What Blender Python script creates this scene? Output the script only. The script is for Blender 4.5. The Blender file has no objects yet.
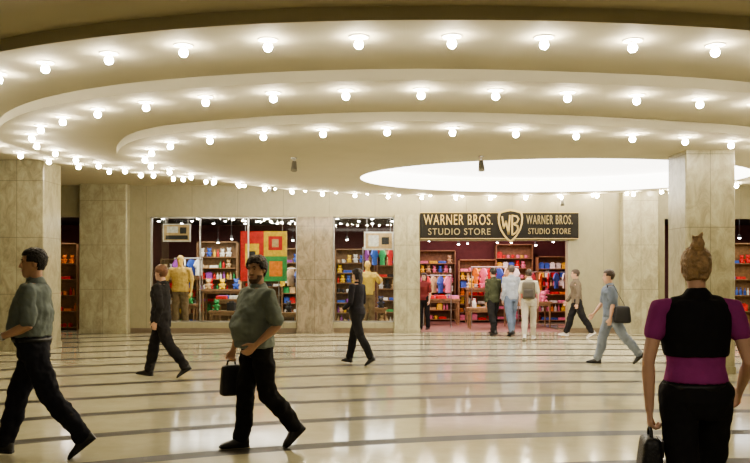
import bpy, bmesh, math, random
from mathutils import Vector, Matrix
random.seed(7)
S = bpy.context.scene
COL = S.collection
rad = math.radians
ZOOM = None
S.view_settings.look = 'AgX - Medium High Contrast'

# ------------------------------------------------------------------ materials
_m = {}
def mat(name, col, rough=.6, metal=0, emit=0, ecol=None, var=.12, nscale=6, bump=0, bscale=40, spec=.5, sheen=0):
    if name in _m: return _m[name]
    m = bpy.data.materials.new(name); m.use_nodes = True
    nt = m.node_tree; b = nt.nodes['Principled BSDF']
    tc = nt.nodes.new('ShaderNodeTexCoord')
    n = nt.nodes.new('ShaderNodeTexNoise'); n.inputs['Scale'].default_value = nscale; n.inputs['Detail'].default_value = 4
    nt.links.new(tc.outputs['Object'], n.inputs['Vector'])
    r = nt.nodes.new('ShaderNodeValToRGB')
    r.color_ramp.elements[0].position = .3; r.color_ramp.elements[1].position = .7
    c = Vector(col[:3])
    a = c*(1-var); d = c*(1+var)
    r.color_ramp.elements[0].color = (*[min(1, x) for x in a], 1)
    r.color_ramp.elements[1].color = (*[min(1, x) for x in d], 1)
    nt.links.new(n.outputs['Fac'], r.inputs['Fac'])
    nt.links.new(r.outputs['Color'], b.inputs['Base Color'])
    b.inputs['Roughness'].default_value = rough; b.inputs['Metallic'].default_value = metal
    b.inputs['Specular IOR Level'].default_value = spec
    if emit:
        b.inputs['Emission Color'].default_value = (*(ecol or col)[:3], 1); b.inputs['Emission Strength'].default_value = emit
    if bump:
        n2 = nt.nodes.new('ShaderNodeTexNoise'); n2.inputs['Scale'].default_value = bscale; n2.inputs['Detail'].default_value = 3
        nt.links.new(tc.outputs['Object'], n2.inputs['Vector'])
        bp = nt.nodes.new('ShaderNodeBump'); bp.inputs['Strength'].default_value = bump; bp.inputs['Distance'].default_value = .02
        nt.links.new(n2.outputs['Fac'], bp.inputs['Height']); nt.links.new(bp.outputs['Normal'], b.inputs['Normal'])
    _m[name] = m
    return m

def marble(name, base, dark, rough=.3, px=1.2, pz=.9, p0=.38, p1=.58):
    m = bpy.data.materials.new(name); m.use_nodes = True; nt = m.node_tree; L = nt.links.new
    b = nt.nodes['Principled BSDF']; b.inputs['Roughness'].default_value = rough
    tc = nt.nodes.new('ShaderNodeTexCoord')
    mp = nt.nodes.new('ShaderNodeMapping'); mp.inputs['Scale'].default_value = (1.3, 1.3, .7)
    L(tc.outputs['Object'], mp.inputs['Vector'])
    n = nt.nodes.new('ShaderNodeTexNoise'); n.inputs['Scale'].default_value = 4.0; n.inputs['Detail'].default_value = 10
    n.inputs['Roughness'].default_value = .75; n.inputs['Distortion'].default_value = .8
    L(mp.outputs['Vector'], n.inputs['Vector'])
    r = nt.nodes.new('ShaderNodeValToRGB')
    r.color_ramp.elements[0].position = p0; r.color_ramp.elements[0].color = (*dark, 1)
    r.color_ramp.elements[1].position = p1; r.color_ramp.elements[1].color = (*base, 1)
    L(n.outputs['Fac'], r.inputs['Fac'])
    # slab seams
    sx = nt.nodes.new('ShaderNodeSeparateXYZ'); L(tc.outputs['Object'], sx.inputs['Vector'])
    out = r.outputs['Color']
    for ax, per in (('Z', pz), ('X', px)):
        md = nt.nodes.new('ShaderNodeMath'); md.operation = 'PINGPONG'; md.inputs[1].default_value = per/2
        L(sx.outputs[ax], md.inputs[0])
        lt = nt.nodes.new('ShaderNodeMath'); lt.operation = 'LESS_THAN'; lt.inputs[1].default_value = .007
        L(md.outputs[0], lt.inputs[0])
        ml = nt.nodes.new('ShaderNodeMath'); ml.operation = 'MULTIPLY'; ml.inputs[1].default_value = .6
        L(lt.outputs[0], ml.inputs[0])
        mx = nt.nodes.new('ShaderNodeMixRGB'); mx.inputs['Color2'].default_value = (*[d*.5 for d in dark], 1)
        L(ml.outputs[0], mx.inputs['Fac']); L(out, mx.inputs['Color1']); out = mx.outputs['Color']
    L(out, b.inputs['Base Color'])
    return m

def floor_mat():
    m = bpy.data.materials.new('polished_travertine_floor'); m.use_nodes = True; nt = m.node_tree; L = nt.links.new
    b = nt.nodes['Principled BSDF']
    tc = nt.nodes.new('ShaderNodeTexCoord')
    sub = nt.nodes.new('ShaderNodeVectorMath'); sub.operation = 'SUBTRACT'; sub.inputs[1].default_value = (3.6, -4.5, 0)
    L(tc.outputs['Object'], sub.inputs[0])
    ln = nt.nodes.new('ShaderNodeVectorMath'); ln.operation = 'LENGTH'; L(sub.outputs[0], ln.inputs[0])
    pp = nt.nodes.new('ShaderNodeMath'); pp.operation = 'PINGPONG'; pp.inputs[1].default_value = .65
    L(ln.outputs['Value'], pp.inputs[0])
    lt = nt.nodes.new('ShaderNodeMath'); lt.operation = 'LESS_THAN'; lt.inputs[1].default_value = .12
    L(pp.outputs[0], lt.inputs[0])
    n = nt.nodes.new('ShaderNodeTexNoise'); n.inputs['Scale'].default_value = 1.7; n.inputs['Detail'].default_value = 9; n.inputs['Roughness'].default_value = .7
    L(tc.outputs['Object'], n.inputs['Vector'])
    r = nt.nodes.new('ShaderNodeValToRGB')
    r.color_ramp.elements[0].position = .3; r.color_ramp.elements[0].color = (.45, .41, .275, 1)
    r.color_ramp.elements[1].position = .7; r.color_ramp.elements[1].color = (.57, .53, .38, 1)
    L(n.outputs['Fac'], r.inputs['Fac'])
    mx = nt.nodes.new('ShaderNodeMixRGB'); mx.inputs['Color2'].default_value = (.045, .039, .030, 1)
    L(lt.outputs[0], mx.inputs['Fac']); L(r.outputs['Color'], mx.inputs['Color1'])
    L(mx.outputs['Color'], b.inputs['Base Color'])
    rg = nt.nodes.new('ShaderNodeMapRange'); rg.inputs[3].default_value = .10; rg.inputs[4].default_value = .35
    L(lt.outputs[0], rg.inputs[0]); L(rg.outputs[0], b.inputs['Roughness'])
    sp = nt.nodes.new('ShaderNodeMapRange'); sp.inputs[3].default_value = .5; sp.inputs[4].default_value = .04
    L(lt.outputs[0], sp.inputs[0]); L(sp.outputs[0], b.inputs['Specular IOR Level'])
    n2 = nt.nodes.new('ShaderNodeTexNoise'); n2.inputs['Scale'].default_value = 5; n2.inputs['Detail'].default_value = 1
    L(tc.outputs['Object'], n2.inputs['Vector'])
    bp = nt.nodes.new('ShaderNodeBump'); bp.inputs['Strength'].default_value = .025; bp.inputs['Distance'].default_value = .02
    L(n2.outputs['Fac'], bp.inputs['Height']); L(bp.outputs['Normal'], b.inputs['Normal'])
    return m

def glass_mat():
    m = bpy.data.materials.new('shop_glass'); m.use_nodes = True; nt = m.node_tree; nt.nodes.clear(); L = nt.links.new
    o = nt.nodes.new('ShaderNodeOutputMaterial'); t = nt.nodes.new('ShaderNodeBsdfTransparent'); g = nt.nodes.new('ShaderNodeBsdfGlossy')
    g.inputs['Roughness'].default_value = .02; t.inputs['Color'].default_value = (.95, .97, .96, 1)
    mx = nt.nodes.new('ShaderNodeMixShader'); mx.inputs[0].default_value = .06
    L(t.outputs[0], mx.inputs[1]); L(g.outputs[0], mx.inputs[2]); L(mx.outputs[0], o.inputs[0])
    return m

M_floor = floor_mat()
M_stone = marble('travertine_wall', (.31, .28, .18), (.25, .225, .14), .4, 1.2, 50, .3, .7)
M_col = marble('veined_marble_column', (.39, .36, .24), (.23, .205, .13), .28, 50, 1.15, .36, .60)
M_pale = marble('brown_polished_pillar', (.30, .25, .18), (.17, .14, .10), .12, 50, 1.4)
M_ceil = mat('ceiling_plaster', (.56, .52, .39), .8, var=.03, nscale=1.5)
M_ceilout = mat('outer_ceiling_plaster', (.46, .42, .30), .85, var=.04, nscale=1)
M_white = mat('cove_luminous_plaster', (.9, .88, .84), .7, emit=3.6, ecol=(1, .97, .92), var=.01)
M_dark = mat('dark_shop_paint', (.025, .02, .022), .6)
M_darkwall = mat('shop_wall_paint', (.13, .035, .035), .7)
M_black = mat('black_plastic', (.012, .012, .013), .4)
M_steel = mat('brushed_steel', (.45, .44, .42), .35, metal=1)
M_glass = glass_mat()
M_brass = mat('white_socket', (.85, .83, .76), .4)
M_bulb = mat('glowing_bulb', (1, .95, .85), .3, emit=230, ecol=(1, .895, .70), var=0)
M_spot = mat('glowing_downlight', (1, 1, 1), .3, emit=40, ecol=(1, .95, .88), var=0)
M_gold = mat('gold_lettering', (.50, .37, .14), .5, var=.05)
M_signback = mat('sign_board_paint', (.016, .014, .012), .7, spec=.2)
M_wood = mat('shelf_wood', (.26, .15, .075), .5, var=.25, nscale=12)

# ------------------------------------------------------------------ helpers
def link(name, mesh, mats=None, parent=None, loc=None, rz=0, smooth=False):
    o = bpy.data.objects.new(name, mesh)
    COL.objects.link(o)
    if mats is not None:
        idx = [p.material_index for p in mesh.polygons]
        mesh.materials.clear()
        ml = (mats if isinstance(mats, (list, tuple)) else [mats])
        for x in ml: mesh.materials.append(x)
        if len(ml) > 1:
            for p, i in zip(mesh.polygons, idx): p.material_index = i
    if parent: o.parent = parent
    if loc is not None: o.location = loc
    o.rotation_euler[2] = rz
    if smooth:
        for p in mesh.polygons: p.use_smooth = True
    return o

def top(o, label, cat, group=None, kind=None):
    o['label'] = label; o['category'] = cat
    if group: o['group'] = group
    if kind: o['kind'] = kind
    return o

def struct(o, label, cat='structure'):
    o['label'] = label; o['category'] = cat; o['kind'] = 'structure'; return o

class B:
    def __init__(s): s.v = []; s.f = []; s.mi = []
    def add(s, vs, fs, mi=0):
        k = len(s.v); s.v += [tuple(x) for x in vs]; s.f += [tuple(i+k for i in f) for f in fs]; s.mi += [mi]*len(fs)
    def box(s, a, b, mi=0):
        x0, y0, z0 = a; x1, y1, z1 = b
        s.add([(x0,y0,z0),(x1,y0,z0),(x1,y1,z0),(x0,y1,z0),(x0,y0,z1),(x1,y0,z1),(x1,y1,z1),(x0,y1,z1)],
              [(0,3,2,1),(4,5,6,7),(0,1,5,4),(1,2,6,5),(2,3,7,6),(3,0,4,7)], mi)
    def rings(s, rs, mi=0, cap=True):
        n = len(rs[0]); vs = [p for r in rs for p in r]; fs = []
        for i in range(len(rs)-1):
            for j in range(n):
                k = (j+1) % n
                fs.append((i*n+j, i*n+k, (i+1)*n+k, (i+1)*n+j))
        if cap:
            fs.append(tuple(reversed(range(n)))); fs.append(tuple(range((len(rs)-1)*n, len(rs)*n)))
        s.add(vs, fs, mi)
    def tube(s, pts, rr, n=12, ref=None, mi=0, round_ends=True):
        pts = [Vector(p) for p in pts]
        rr = [(r, r) if not isinstance(r, (tuple, list)) else r for r in rr]
        P = []; R = []; D = []
        dirs = []
        for i in range(len(pts)):
            if i == 0: d = pts[1]-pts[0]
            elif i == len(pts)-1: d = pts[-1]-pts[-2]
            else: d = (pts[i+1]-pts[i]).normalized()+(pts[i]-pts[i-1]).normalized()
            dirs.append(d.normalized())
        def add(p, r, d): P.append(p); R.append(r); D.append(d)
        if round_ends:
            for a in (80, 50, 25):
                q = rad(a); m0 = min(rr[0]); add(pts[0]-dirs[0]*m0*math.sin(q), (rr[0][0]*math.cos(q), rr[0][1]*math.cos(q)), dirs[0])
        for p, r, d in zip(pts, rr, dirs): add(p, r, d)
        if round_ends:
            for a in (25, 50, 80):
                q = rad(a); m0 = min(rr[-1]); add(pts[-1]+dirs[-1]*m0*math.sin(q), (rr[-1][0]*math.cos(q), rr[-1][1]*math.cos(q)), dirs[-1])
        u = Vector(ref) if ref is not None else (Vector((1, 0, 0)) if abs(dirs[0].x) < .9 else Vector((0, 1, 0)))
        out = []
        for p, r, d in zip(P, R, D):
            u = (u - d*u.dot(d)).normalized(); w = d.cross(u)
            out.append([p + u*r[0]*math.cos(2*math.pi*j/n) + w*r[1]*math.sin(2*math.pi*j/n) for j in range(n)])
        s.rings(out, mi)
    def ell(s, c, r, nu=14, nv=9, M=None, mi=0):
        c = Vector(c); out = []
        for i in range(nv+1):
            t = math.pi*min(max(i/nv, .03), .97)
            row = []
            for j in range(nu):
                a = 2*math.pi*j/nu
                v = Vector((r[0]*math.sin(t)*math.cos(a), r[1]*math.sin(t)*math.sin(a), -r[2]*math.cos(t)))
                if M: v = M @ v
                row.append(c+v)
            out.append(row)
        s.rings(out, mi)
    def mesh(s, name='m'):
        m = bpy.data.meshes.new(name); m.from_pydata(s.v, [], s.f); m.update()
        bm = bmesh.new(); bm.from_mesh(m); bmesh.ops.recalc_face_normals(bm, faces=bm.faces); bm.to_mesh(m); bm.free()
        if max(s.mi or [0]) > 0:
            for i in range(max(s.mi)+1): m.materials.append(None)
        for p, i in zip(m.polygons, s.mi): p.material_index = i
        return m

def bake(mesh, mods):
    o = bpy.data.objects.new('tmp', mesh); COL.objects.link(o)
    for ty, kw in mods:
        md = o.modifiers.new(ty, ty)
        for k, v in kw.items(): setattr(md, k, v)
    dg = bpy.context.evaluated_depsgraph_get(); dg.update()
    nm = bpy.data.meshes.new_from_object(o.evaluated_get(dg))
    bpy.data.objects.remove(o)
    for p in nm.polygons: p.use_smooth = True
    return nm

FT = bpy.data.textures.new('folds', 'CLOUDS'); FT.noise_scale = .085; FT.noise_depth = 1
HT = bpy.data.textures.new('curls', 'CLOUDS'); HT.noise_scale = .02; HT.noise_depth = 1
def fuse(b, vox, it=3, folds=0, tex=None):
    mods = [('REMESH', dict(mode='VOXEL', voxel_size=vox)), ('SMOOTH', dict(factor=.5, iterations=it))]
    if folds: mods.append(('DISPLACE', dict(texture=tex or FT, strength=folds, mid_level=.42)))
    return bake(b.mesh(), mods)

def rbox(sx, sy, sz, bev=.02, seg=3, z0=True):
    m = bpy.data.meshes.new('rb'); bm = bmesh.new(); bmesh.ops.create_cube(bm, size=1)
    for v in bm.verts: v.co = Vector((v.co.x*sx, v.co.y*sy, (v.co.z+(.5 if z0 else 0))*sz))
    bmesh.ops.bevel(bm, geom=bm.edges[:], offset=bev, segments=seg, profile=.5, affect='EDGES')
    bm.to_mesh(m); bm.free(); return m

def boxobj(name, a, b, m, label=None, cat='structure'):
    bb = B(); bb.box(a, b); o = link(name, bb.mesh(name), m)
    if label: struct(o, label, cat)
    return o

# ------------------------------------------------------------------ room shell
FY = 22.3
boxobj('floor', (-13, -4, -.2), (13, 29, 0), M_floor, 'polished cream travertine floor with curved dark stripes', 'floor')
boxobj('wall_left', (-13.2, -4, 0), (-13, 29, 4.0), M_stone, 'cream travertine side wall', 'wall')
boxobj('wall_right', (13, -4, 0), (13.2, 29, 4.0), M_stone, 'cream travertine side wall', 'wall')
boxobj('wall_rear', (-13, -4.2, 0), (13, -4, 4.0), M_stone, 'cream travertine wall behind the concourse', 'wall')
ZL = [3.87, 3.75, 3.63, 3.51]
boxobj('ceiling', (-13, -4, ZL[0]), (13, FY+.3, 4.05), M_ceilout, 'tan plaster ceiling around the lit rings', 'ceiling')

def catmull(pts, k=16):
    n = len(pts); out = []
    for i in range(n):
        p0, p1, p2, p3 = [Vector(pts[(i+j-1) % n]) for j in range(4)]
        for s in range(k):
            t = s/k
            out.append(.5*((2*p1)+(-p0+p2)*t+(2*p0-5*p1+4*p2-p3)*t*t+(-p0+3*p1-3*p2+p3)*t**3))
    return out
R1 = catmull([(-3.92,9.07),(-2.51,8.3),(-.95,7.85),(.7,7.74),(2.39,7.88),(4.2,8.35),(7,9.6),(9.5,12.2),(10.5,16),(9.5,20),(6,22),(2,22.05),(-1.5,21.2),(-4,19.5),(-5.6,17.5),(-6.4,15),(-6.2,12.6),(-5.3,10.5)])
R2 = catmull([(-5.3,13.6),(-4.9,12.2),(-3.92,10.95),(-2.66,10.1),(-1.13,9.6),(.51,9.43),(2.2,9.59),(3.95,10),(6,11),(8.2,13),(9.2,16),(8.4,19.5),(5.5,21.6),(2,21.7),(-1.2,20.6),(-3.6,18.6),(-5,16.2)])
R3 = catmull([(-3.9,15),(-3.6,13.5),(-2.85,12.3),(-1.55,11.6),(.16,11.2),(1.9,11.35),(3.7,11.8),(5.4,12.5),(7.2,14.2),(8,16.5),(7.2,19.2),(4.6,20.9),(1.5,21.1),(-1.5,19.9),(-3.2,17.5)])
OP = [Vector((3.6+3.9*math.cos(t), 17.3+3.0*math.sin(t))) for t in [2*math.pi*i/200 for i in range(200)]]
CC = Vector((2.5, 16.8)); NA = 240
def polar(curve, off=0.0):
    tab = sorted(((math.atan2((p-CC).y, (p-CC).x), (p-CC).length) for p in curve))
    tab = [(tab[-1][0]-2*math.pi, tab[-1][1])]+tab+[(tab[0][0]+2*math.pi, tab[0][1])]
    res = []
    for i in range(NA):
        a = -math.pi+2*math.pi*i/NA
        for k in range(len(tab)-1):
            if tab[k][0] <= a <= tab[k+1][0]:
                d = tab[k+1][0]-tab[k][0]; f = (a-tab[k][0])/d if d > 1e-9 else 0
                r = tab[k][1]*(1-f)+tab[k+1][1]*f; break
        p = CC+Vector((math.cos(a), math.sin(a)))*r
        if off:
            nb = min(1, max(0, (20-p.y)/6)); p = CC+Vector((math.cos(a), math.sin(a)))*(r+.15+(off-.15)*nb)
        res.append(p)
    return res
E1, E2, E3, EO = polar(R1, .5), polar(R2, .45), polar(R3, .45), polar(OP)
def band(name, prof, m, label):
    bb = B(); bb.rings([[(p.x, p.y, z) for p in c] for c, z in prof], cap=False)
    o = link(name, bb.mesh(name), m); struct(o, label, 'ceiling'); return o
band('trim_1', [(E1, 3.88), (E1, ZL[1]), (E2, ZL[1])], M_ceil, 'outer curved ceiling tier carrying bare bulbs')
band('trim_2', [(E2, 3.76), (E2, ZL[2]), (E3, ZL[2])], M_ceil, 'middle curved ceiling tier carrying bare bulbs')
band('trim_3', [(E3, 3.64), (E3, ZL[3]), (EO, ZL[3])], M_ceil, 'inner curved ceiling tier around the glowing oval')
bb = B(); bb.rings([[(p.x, p.y, z) for p in EO] for z in (ZL[3], 3.84)], cap=False)
bb.add([(p.x, p.y, 3.84) for p in EO], [tuple(range(NA))])
struct(link('trim_4', bb.mesh('cove'), M_white), 'white glowing oval ceiling recess', 'ceiling')

# bulbs
bs = B(); bs.tube([(0,0,0),(0,0,-.010)], [.10,.09], 20, round_ends=False); bs.tube([(0,0,-.01),(0,0,-.032)], [.030,.024], 12, round_ends=False)  # wide white plate added around the socket to strengthen the bulb's halo
sock_me = bs.mesh('socket_with_halo_plate'); sock_me.materials.append(M_brass)
bl = B(); bl.rings([[(r*1.12*math.cos(2*math.pi*j/16), r*1.12*math.sin(2*math.pi*j/16), z) for j in range(16)] for r, z in ((.018,-.028),(.024,-.038),(.033,-.052),(.038,-.070),(.034,-.092),(.021,-.108),(.006,-.114))])
bulb_me = bl.mesh('bulb'); bulb_me.materials.append(M_bulb)
for p in bulb_me.polygons: p.use_smooth = True
def ring_lamps(curve, start, z, step):
    s = Vector(start); i0 = min(range(len(curve)), key=lambda i: (curve[i]-s).length)
    c = curve[i0:]+curve[:i0+1]
    Ls = [0]
    for a, b in zip(c, c[1:]): Ls.append(Ls[-1]+(b-a).length)
    n = round(Ls[-1]/step); k = 0
    for i in range(n):
        t = Ls[-1]*i/n
        while Ls[k+1] < t: k += 1
        f = (t-Ls[k])/(Ls[k+1]-Ls[k]); p = c[k].lerp(c[k+1], f)
        o = link('ceiling_lamp', sock_me, loc=(p.x, p.y, z))
        top(o, 'bare round bulb in a small socket on the ceiling ring', 'ceiling lamp', 'bare bulbs of the ceiling rings')
        link('bulb', bulb_me, parent=o)
ring_lamps(R1, (.7, 7.74), ZL[1], .845)
ring_lamps(R2, (.51, 9.43), ZL[2], .835)
ring_lamps(R3, (.16, 11.2), ZL[3], .86)

# ------------------------------------------------------------------ facade
bb = B(); T = ZL[0]; Y0, Y1 = FY, FY+.3
for a, b in [((-6.43,Y0,3.05),(1.18,Y1,T)), ((-6.43,Y0,0),(-5.9,Y1,3.05)), ((-5.9,Y0,0),(-2.05,Y1,.28)), ((-1.1,Y0,0),(.52,Y1,.28)),
             ((.52,Y0,0),(1.18,Y1,3.05)), ((1.18,Y0,2.42),(5.3,Y1,T)), ((5.06,Y0,0),(5.3,Y1,2.42)), ((5.3,Y0,0),(6.43,Y1,T)),
             ((7.34,Y0,0),(7.6,Y1,T)), ((7.6,Y0,3.0),(13,Y1,T)), ((-13,Y0,3.05),(-7.66,Y1,T))]:
    bb.box(a, b)
struct(link('wall_back', bb.mesh('wall_back'), M_stone), 'cream travertine shop front wall with openings', 'wall')
def column(x0, x1, y0, y1, z1, m, label, cap=False):
    b = B()
    c = .02
    for z0, zz, e in ((0, .12, .015), (.12, z1, 0)):
        xs = [x0-e, x1+e]; ys = [y0-e, y1+e]
        pts = [(xs[0]+c, ys[0]), (xs[1]-c, ys[0]), (xs[1], ys[0]+c), (xs[1], ys[1]-c), (xs[1]-c, ys[1]), (xs[0]+c, ys[1]), (xs[0], ys[1]-c), (xs[0], ys[0]+c)]
        b.rings([[(px, py, z) for px, py in pts] for z in (z0, zz)])
    cx, cy = (x0+x1)/2, (y0+y1)/2
    b.v = [(v[0]-cx, v[1]-cy, v[2]) for v in b.v]
    o = link('column', b.mesh('column'), m, loc=(cx, cy, 0)); top(o, label, 'column'); return o
column(-7.8, -6.7, 17.2, 18.15, ZL[0], M_col, 'square veined marble column near the shop front')
column(4.86, 5.64, 13.3, 14.1, ZL[3], M_col, 'square veined marble column under the bulb ring')
column(-7.66, -6.43, 22.0, 22.7, ZL[0], M_col, 'flat marble pilaster beside the display window')
column(.50, 1.17, 22.2, 22.65, 3.1, M_col, 'flat marble pilaster beside the wide shop sign')
column(6.43, 7.34, 22.0, 22.7, ZL[0], M_col, 'flat marble pilaster beside the shop entrance')
column(-2.05, -1.1, 22.22, 22.8, 3.05, M_pale, 'brown polished pillar between the two display windows')
bb = B()
for x0, x1 in ((-6.43,-2.05),(-1.1,.5),(5.06,6.43)): bb.box((x0, FY-.02, 0), (x1, FY, .13))
struct(link('baseboard_back', bb.mesh('bb'), mat('dark_base_stone', (.16,.12,.08), .3)), 'dark stone base strip along the shop front', 'baseboard')
def window(n, x0, x1, divs):
    b = B(); t = .035; z0, z1 = .28, 3.05; y = FY+.1
    b.box((x0,y,z0),(x1,y+.05,z0+t)); b.box((x0,y,z1-t),(x1,y+.05,z1))
    for i in range(divs+1):
        x = x0+(x1-x0-t)*i/divs; b.box((x,y,z0),(x+t,y+.05,z1))
    o = link('window_%d' % n, b.mesh('wf'), M_steel); struct(o, 'tall shop display window with slim steel frame', 'window')
    g = B(); g.box((x0+.01,y+.02,z0+.01),(x1-.01,y+.028,z1-.01)); link('glass', g.mesh('gl'), M_glass, parent=o)
window(1, -5.9, -2.05, 3); window(2, -1.1, .52, 1)

# store interior shell
boxobj('wall_shop_rear', (-13, 28.0, 0), (13, 28.2, 3.4), M_darkwall, 'dark shop rear wall', 'wall')
boxobj('wall_shop_left', (-7.0, FY+.42, 0), (-6.8, 28, 3.2), M_darkwall, 'dark partition wall of the shop', 'wall')
boxobj('wall_shop_right', (6.85, FY+.42, 0), (7.05, 28, 3.2), M_darkwall, 'dark partition wall of the shop', 'wall')
boxobj('ceiling_shop', (-13, FY+.3, 3.15), (13, 28, 3.3), M_dark, 'dark shop ceiling with small downlights', 'ceiling')
boxobj('floor_shop', (1.25, FY+.35, 0), (5.0, 27.95, .006), mat('shop_carpet_red', (.22,.12,.10), .5, var=.3), 'reddish shop floor inside the entrance', 'floor')

# downlights
d = B(); d.tube([(0,0,0),(0,0,-.05)], [.05,.06], 14, round_ends=False); dl_me = d.mesh('dl'); dl_me.materials.append(M_black)
d = B(); d.ell((0,0,-.055), (.042,.042,.02), 12, 6); dg_me = d.mesh('dg'); dg_me.materials.append(M_spot)
for y in (23.0, 23.9, 25.0, 26.2):
    for i in range(20):
        x = -9.3+i*.98+(.4 if y in (23.9, 26.2) else 0)
        o = link('downlight', dl_me, loc=(x, y, 3.15)); top(o, 'small round black downlight in the shop ceiling', 'downlight', 'shop ceiling downlights')
        link('lens', dg_me, parent=o)
# small pendant spots in the shop, hung lower
d = B(); d.tube([(0,0,0),(0,0,-.55)], [.006,.006], 6, round_ends=False); d.tube([(0,0,-.53),(0,0,-.62)], [.03,.05], 12, round_ends=False); pd_me = d.mesh('pd'); pd_me.materials.append(M_black)
d = B(); d.ell((0,0,-.625), (.036,.036,.022), 12, 6); pg_me = d.mesh('pg'); pg_me.materials.append(M_spot)
for x, y, dz in ((-5.6,24.0,0),(-4.6,24.9,.1),(-4.0,23.7,0),(-3.9,25.2,.15),(-2.4,24.8,0),(-.8,24.3,0),(-.2,25.0,.1),(.35,23.9,0),(1.6,25.2,0),(2.4,24.4,.2),(2.9,26.6,.05),(3.6,25.0,.1),(4.3,26.8,0),(4.8,25.4,.2),(5.5,26.2,0),(-8.6,23.1,0),(9.9,23.1,0)):
    o = link('pendant_spot', pd_me, loc=(x, y, 3.15)); o.scale = (1, 1, 1+dz); top(o, 'small black pendant spot hanging on a thin rod', 'pendant light', 'hanging spots inside the shop')
    link('lens', pg_me, parent=o)

def area(name, loc, sx, sy, power, col, rx=0, rz=0):
    l = bpy.data.lights.new(name, 'AREA'); l.shape = 'RECTANGLE'; l.size = sx; l.size_y = sy; l.energy = power; l.color = col
    o = bpy.data.objects.new(name, l); COL.objects.link(o); o.location = loc; o.rotation_euler = (rx, 0, rz); return o
area('shop_light', (-4, 23.6, 3.05), 4, 1.4, 160, (1, .92, .82))
area('shop_light', (-.3, 23.6, 3.05), 2, 1.4, 85, (1, .93, .84))
area('shop_light', (3.3, 24.8, 3.05), 3.4, 4, 260, (1, .64, .62))
area('shop_light', (-8.8, 23.6, 3.05), 2, 1.5, 70, (1, .85, .7))
area('shop_light', (10, 23.8, 3.05), 3, 2, 80, (.95, .95, 1))
area('foreground_fill', (0, .5, 3.8), 9, 3, 120, (1, .93, .80))  # added fill without a fixture, brightens the foreground people

# ------------------------------------------------------------------ sign
SY = FY-.12
sb = rbox(4.13, .12, .70, .015, 2)
sign = link('shop_sign', sb, M_signback, loc=(3.25, FY-.06, 2.46)); top(sign, 'long dark shop sign with gold lettering and shield emblem', 'sign')
bb = B(); bb.box((-2.07,-.075,0),(2.07,-.06,.02)); bb.box((-2.07,-.075,.68),(2.07,-.06,.70))
link('edge_trim', bb.mesh('et'), M_gold, parent=sign)
def text(s, w, h, loc, parent, m, name='lettering', ext=.012, bold=.0):
    c = bpy.data.curves.new('t', 'FONT'); c.body = s; c.size = 1; c.extrude = ext; c.offset = bold; c.align_x = 'CENTER'; c.space_character = 1.15
    o = bpy.data.objects.new('t', c); COL.objects.link(o)
    dg = bpy.context.evaluated_depsgraph_get(); dg.update()
    me = bpy.data.meshes.new_from_object(o.evaluated_get(dg)); bpy.data.objects.remove(o)
    xs = [v.co.x for v in me.vertices]; ys = [v.co.y for v in me.vertices]
    cx = (min(xs)+max(xs))/2; y0 = min(ys); fx = w/(max(xs)-min(xs)); fy = h/(max(ys)-y0)
    for v in me.vertices:
        v.co = Vector(((v.co.x-cx)*fx, -v.co.z, (v.co.y-y0)*fy))
    return link(name, me, m, parent=parent, loc=loc)
M_gold2 = mat('dim_gold_lettering', (.28, .225, .11), .5, var=.05)
text('WARNER BROS.', 1.80, .27, (-1.08, -.07, .37), sign, M_gold)
text('STUDIO STORE', 1.62, .17, (-1.05, -.07, .11), sign, M_gold2)
text('WARNER BROS.', 1.20, .24, (1.30, -.07, .385), sign, M_gold2)
text('STUDIO STORE', 1.10, .15, (1.30, -.07, .13), sign, M_gold2)
def shield(sc, y, th, m, name):
    half = [(0,.40),(.10,.385),(.20,.36),(.285,.33),(.31,.2),(.30,.05),(.25,-.12),(.16,-.27),(.07,-.37),(0,-.42)]
    pts = half+[(-x, z) for x, z in reversed(half[1:-1])]
    b = B(); b.rings([[(x*sc[0], y-t, z*sc[1]) for x, z in pts] for t in (0, th)])
    return link(name, b.mesh('sh'), m, parent=sign, loc=(.28, -.06, .36))
shield((1.06, 1.06), 0, .04, M_gold, 'shield_rim')
shield((.90, .92), -.04, .012, mat('shield_field', (.02,.018,.014), .6, spec=.15), 'shield_field')
def strip(pts, w, b):
    for (x0, z0), (x1, z1) in zip(pts, pts[1:]):
        d = Vector((x1-x0, 0, z1-z0)).normalized(); n = Vector((-d.z, 0, d.x))*w/2
        a0 = Vector((x0, 0, z0))-d*w*.3; a1 = Vector((x1, 0, z1))+d*w*.3
        vs = [a0+n, a0-n, a1-n, a1+n]; vs += [v+Vector((0,-.014,0)) for v in vs]
        b.add(vs, [(0,1,2,3),(4,5,6,7),(0,1,5,4),(1,2,6,5),(2,3,7,6),(3,0,4,7)])
b = B(); strip([(-.22,.22),(-.18,-.08),(-.12,.1),(-.055,-.23),(-.02,.25)], .042, b)
link('emblem_letter', b.mesh('W'), M_gold, parent=sign, loc=(.28, -.112, .36))
b = B(); strip([(.04,.25),(.04,-.25)], .042, b); strip([(.04,.25),(.16,.23),(.205,.16),(.165,.07),(.05,.03)], .042, b); strip([(.06,.03),(.18,-.02),(.19,-.11),(.13,-.2),(.05,-.25)], .042, b)
link('emblem_letter', b.mesh('Bb'), M_gold, parent=sign, loc=(.28, -.112, .36))

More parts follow.
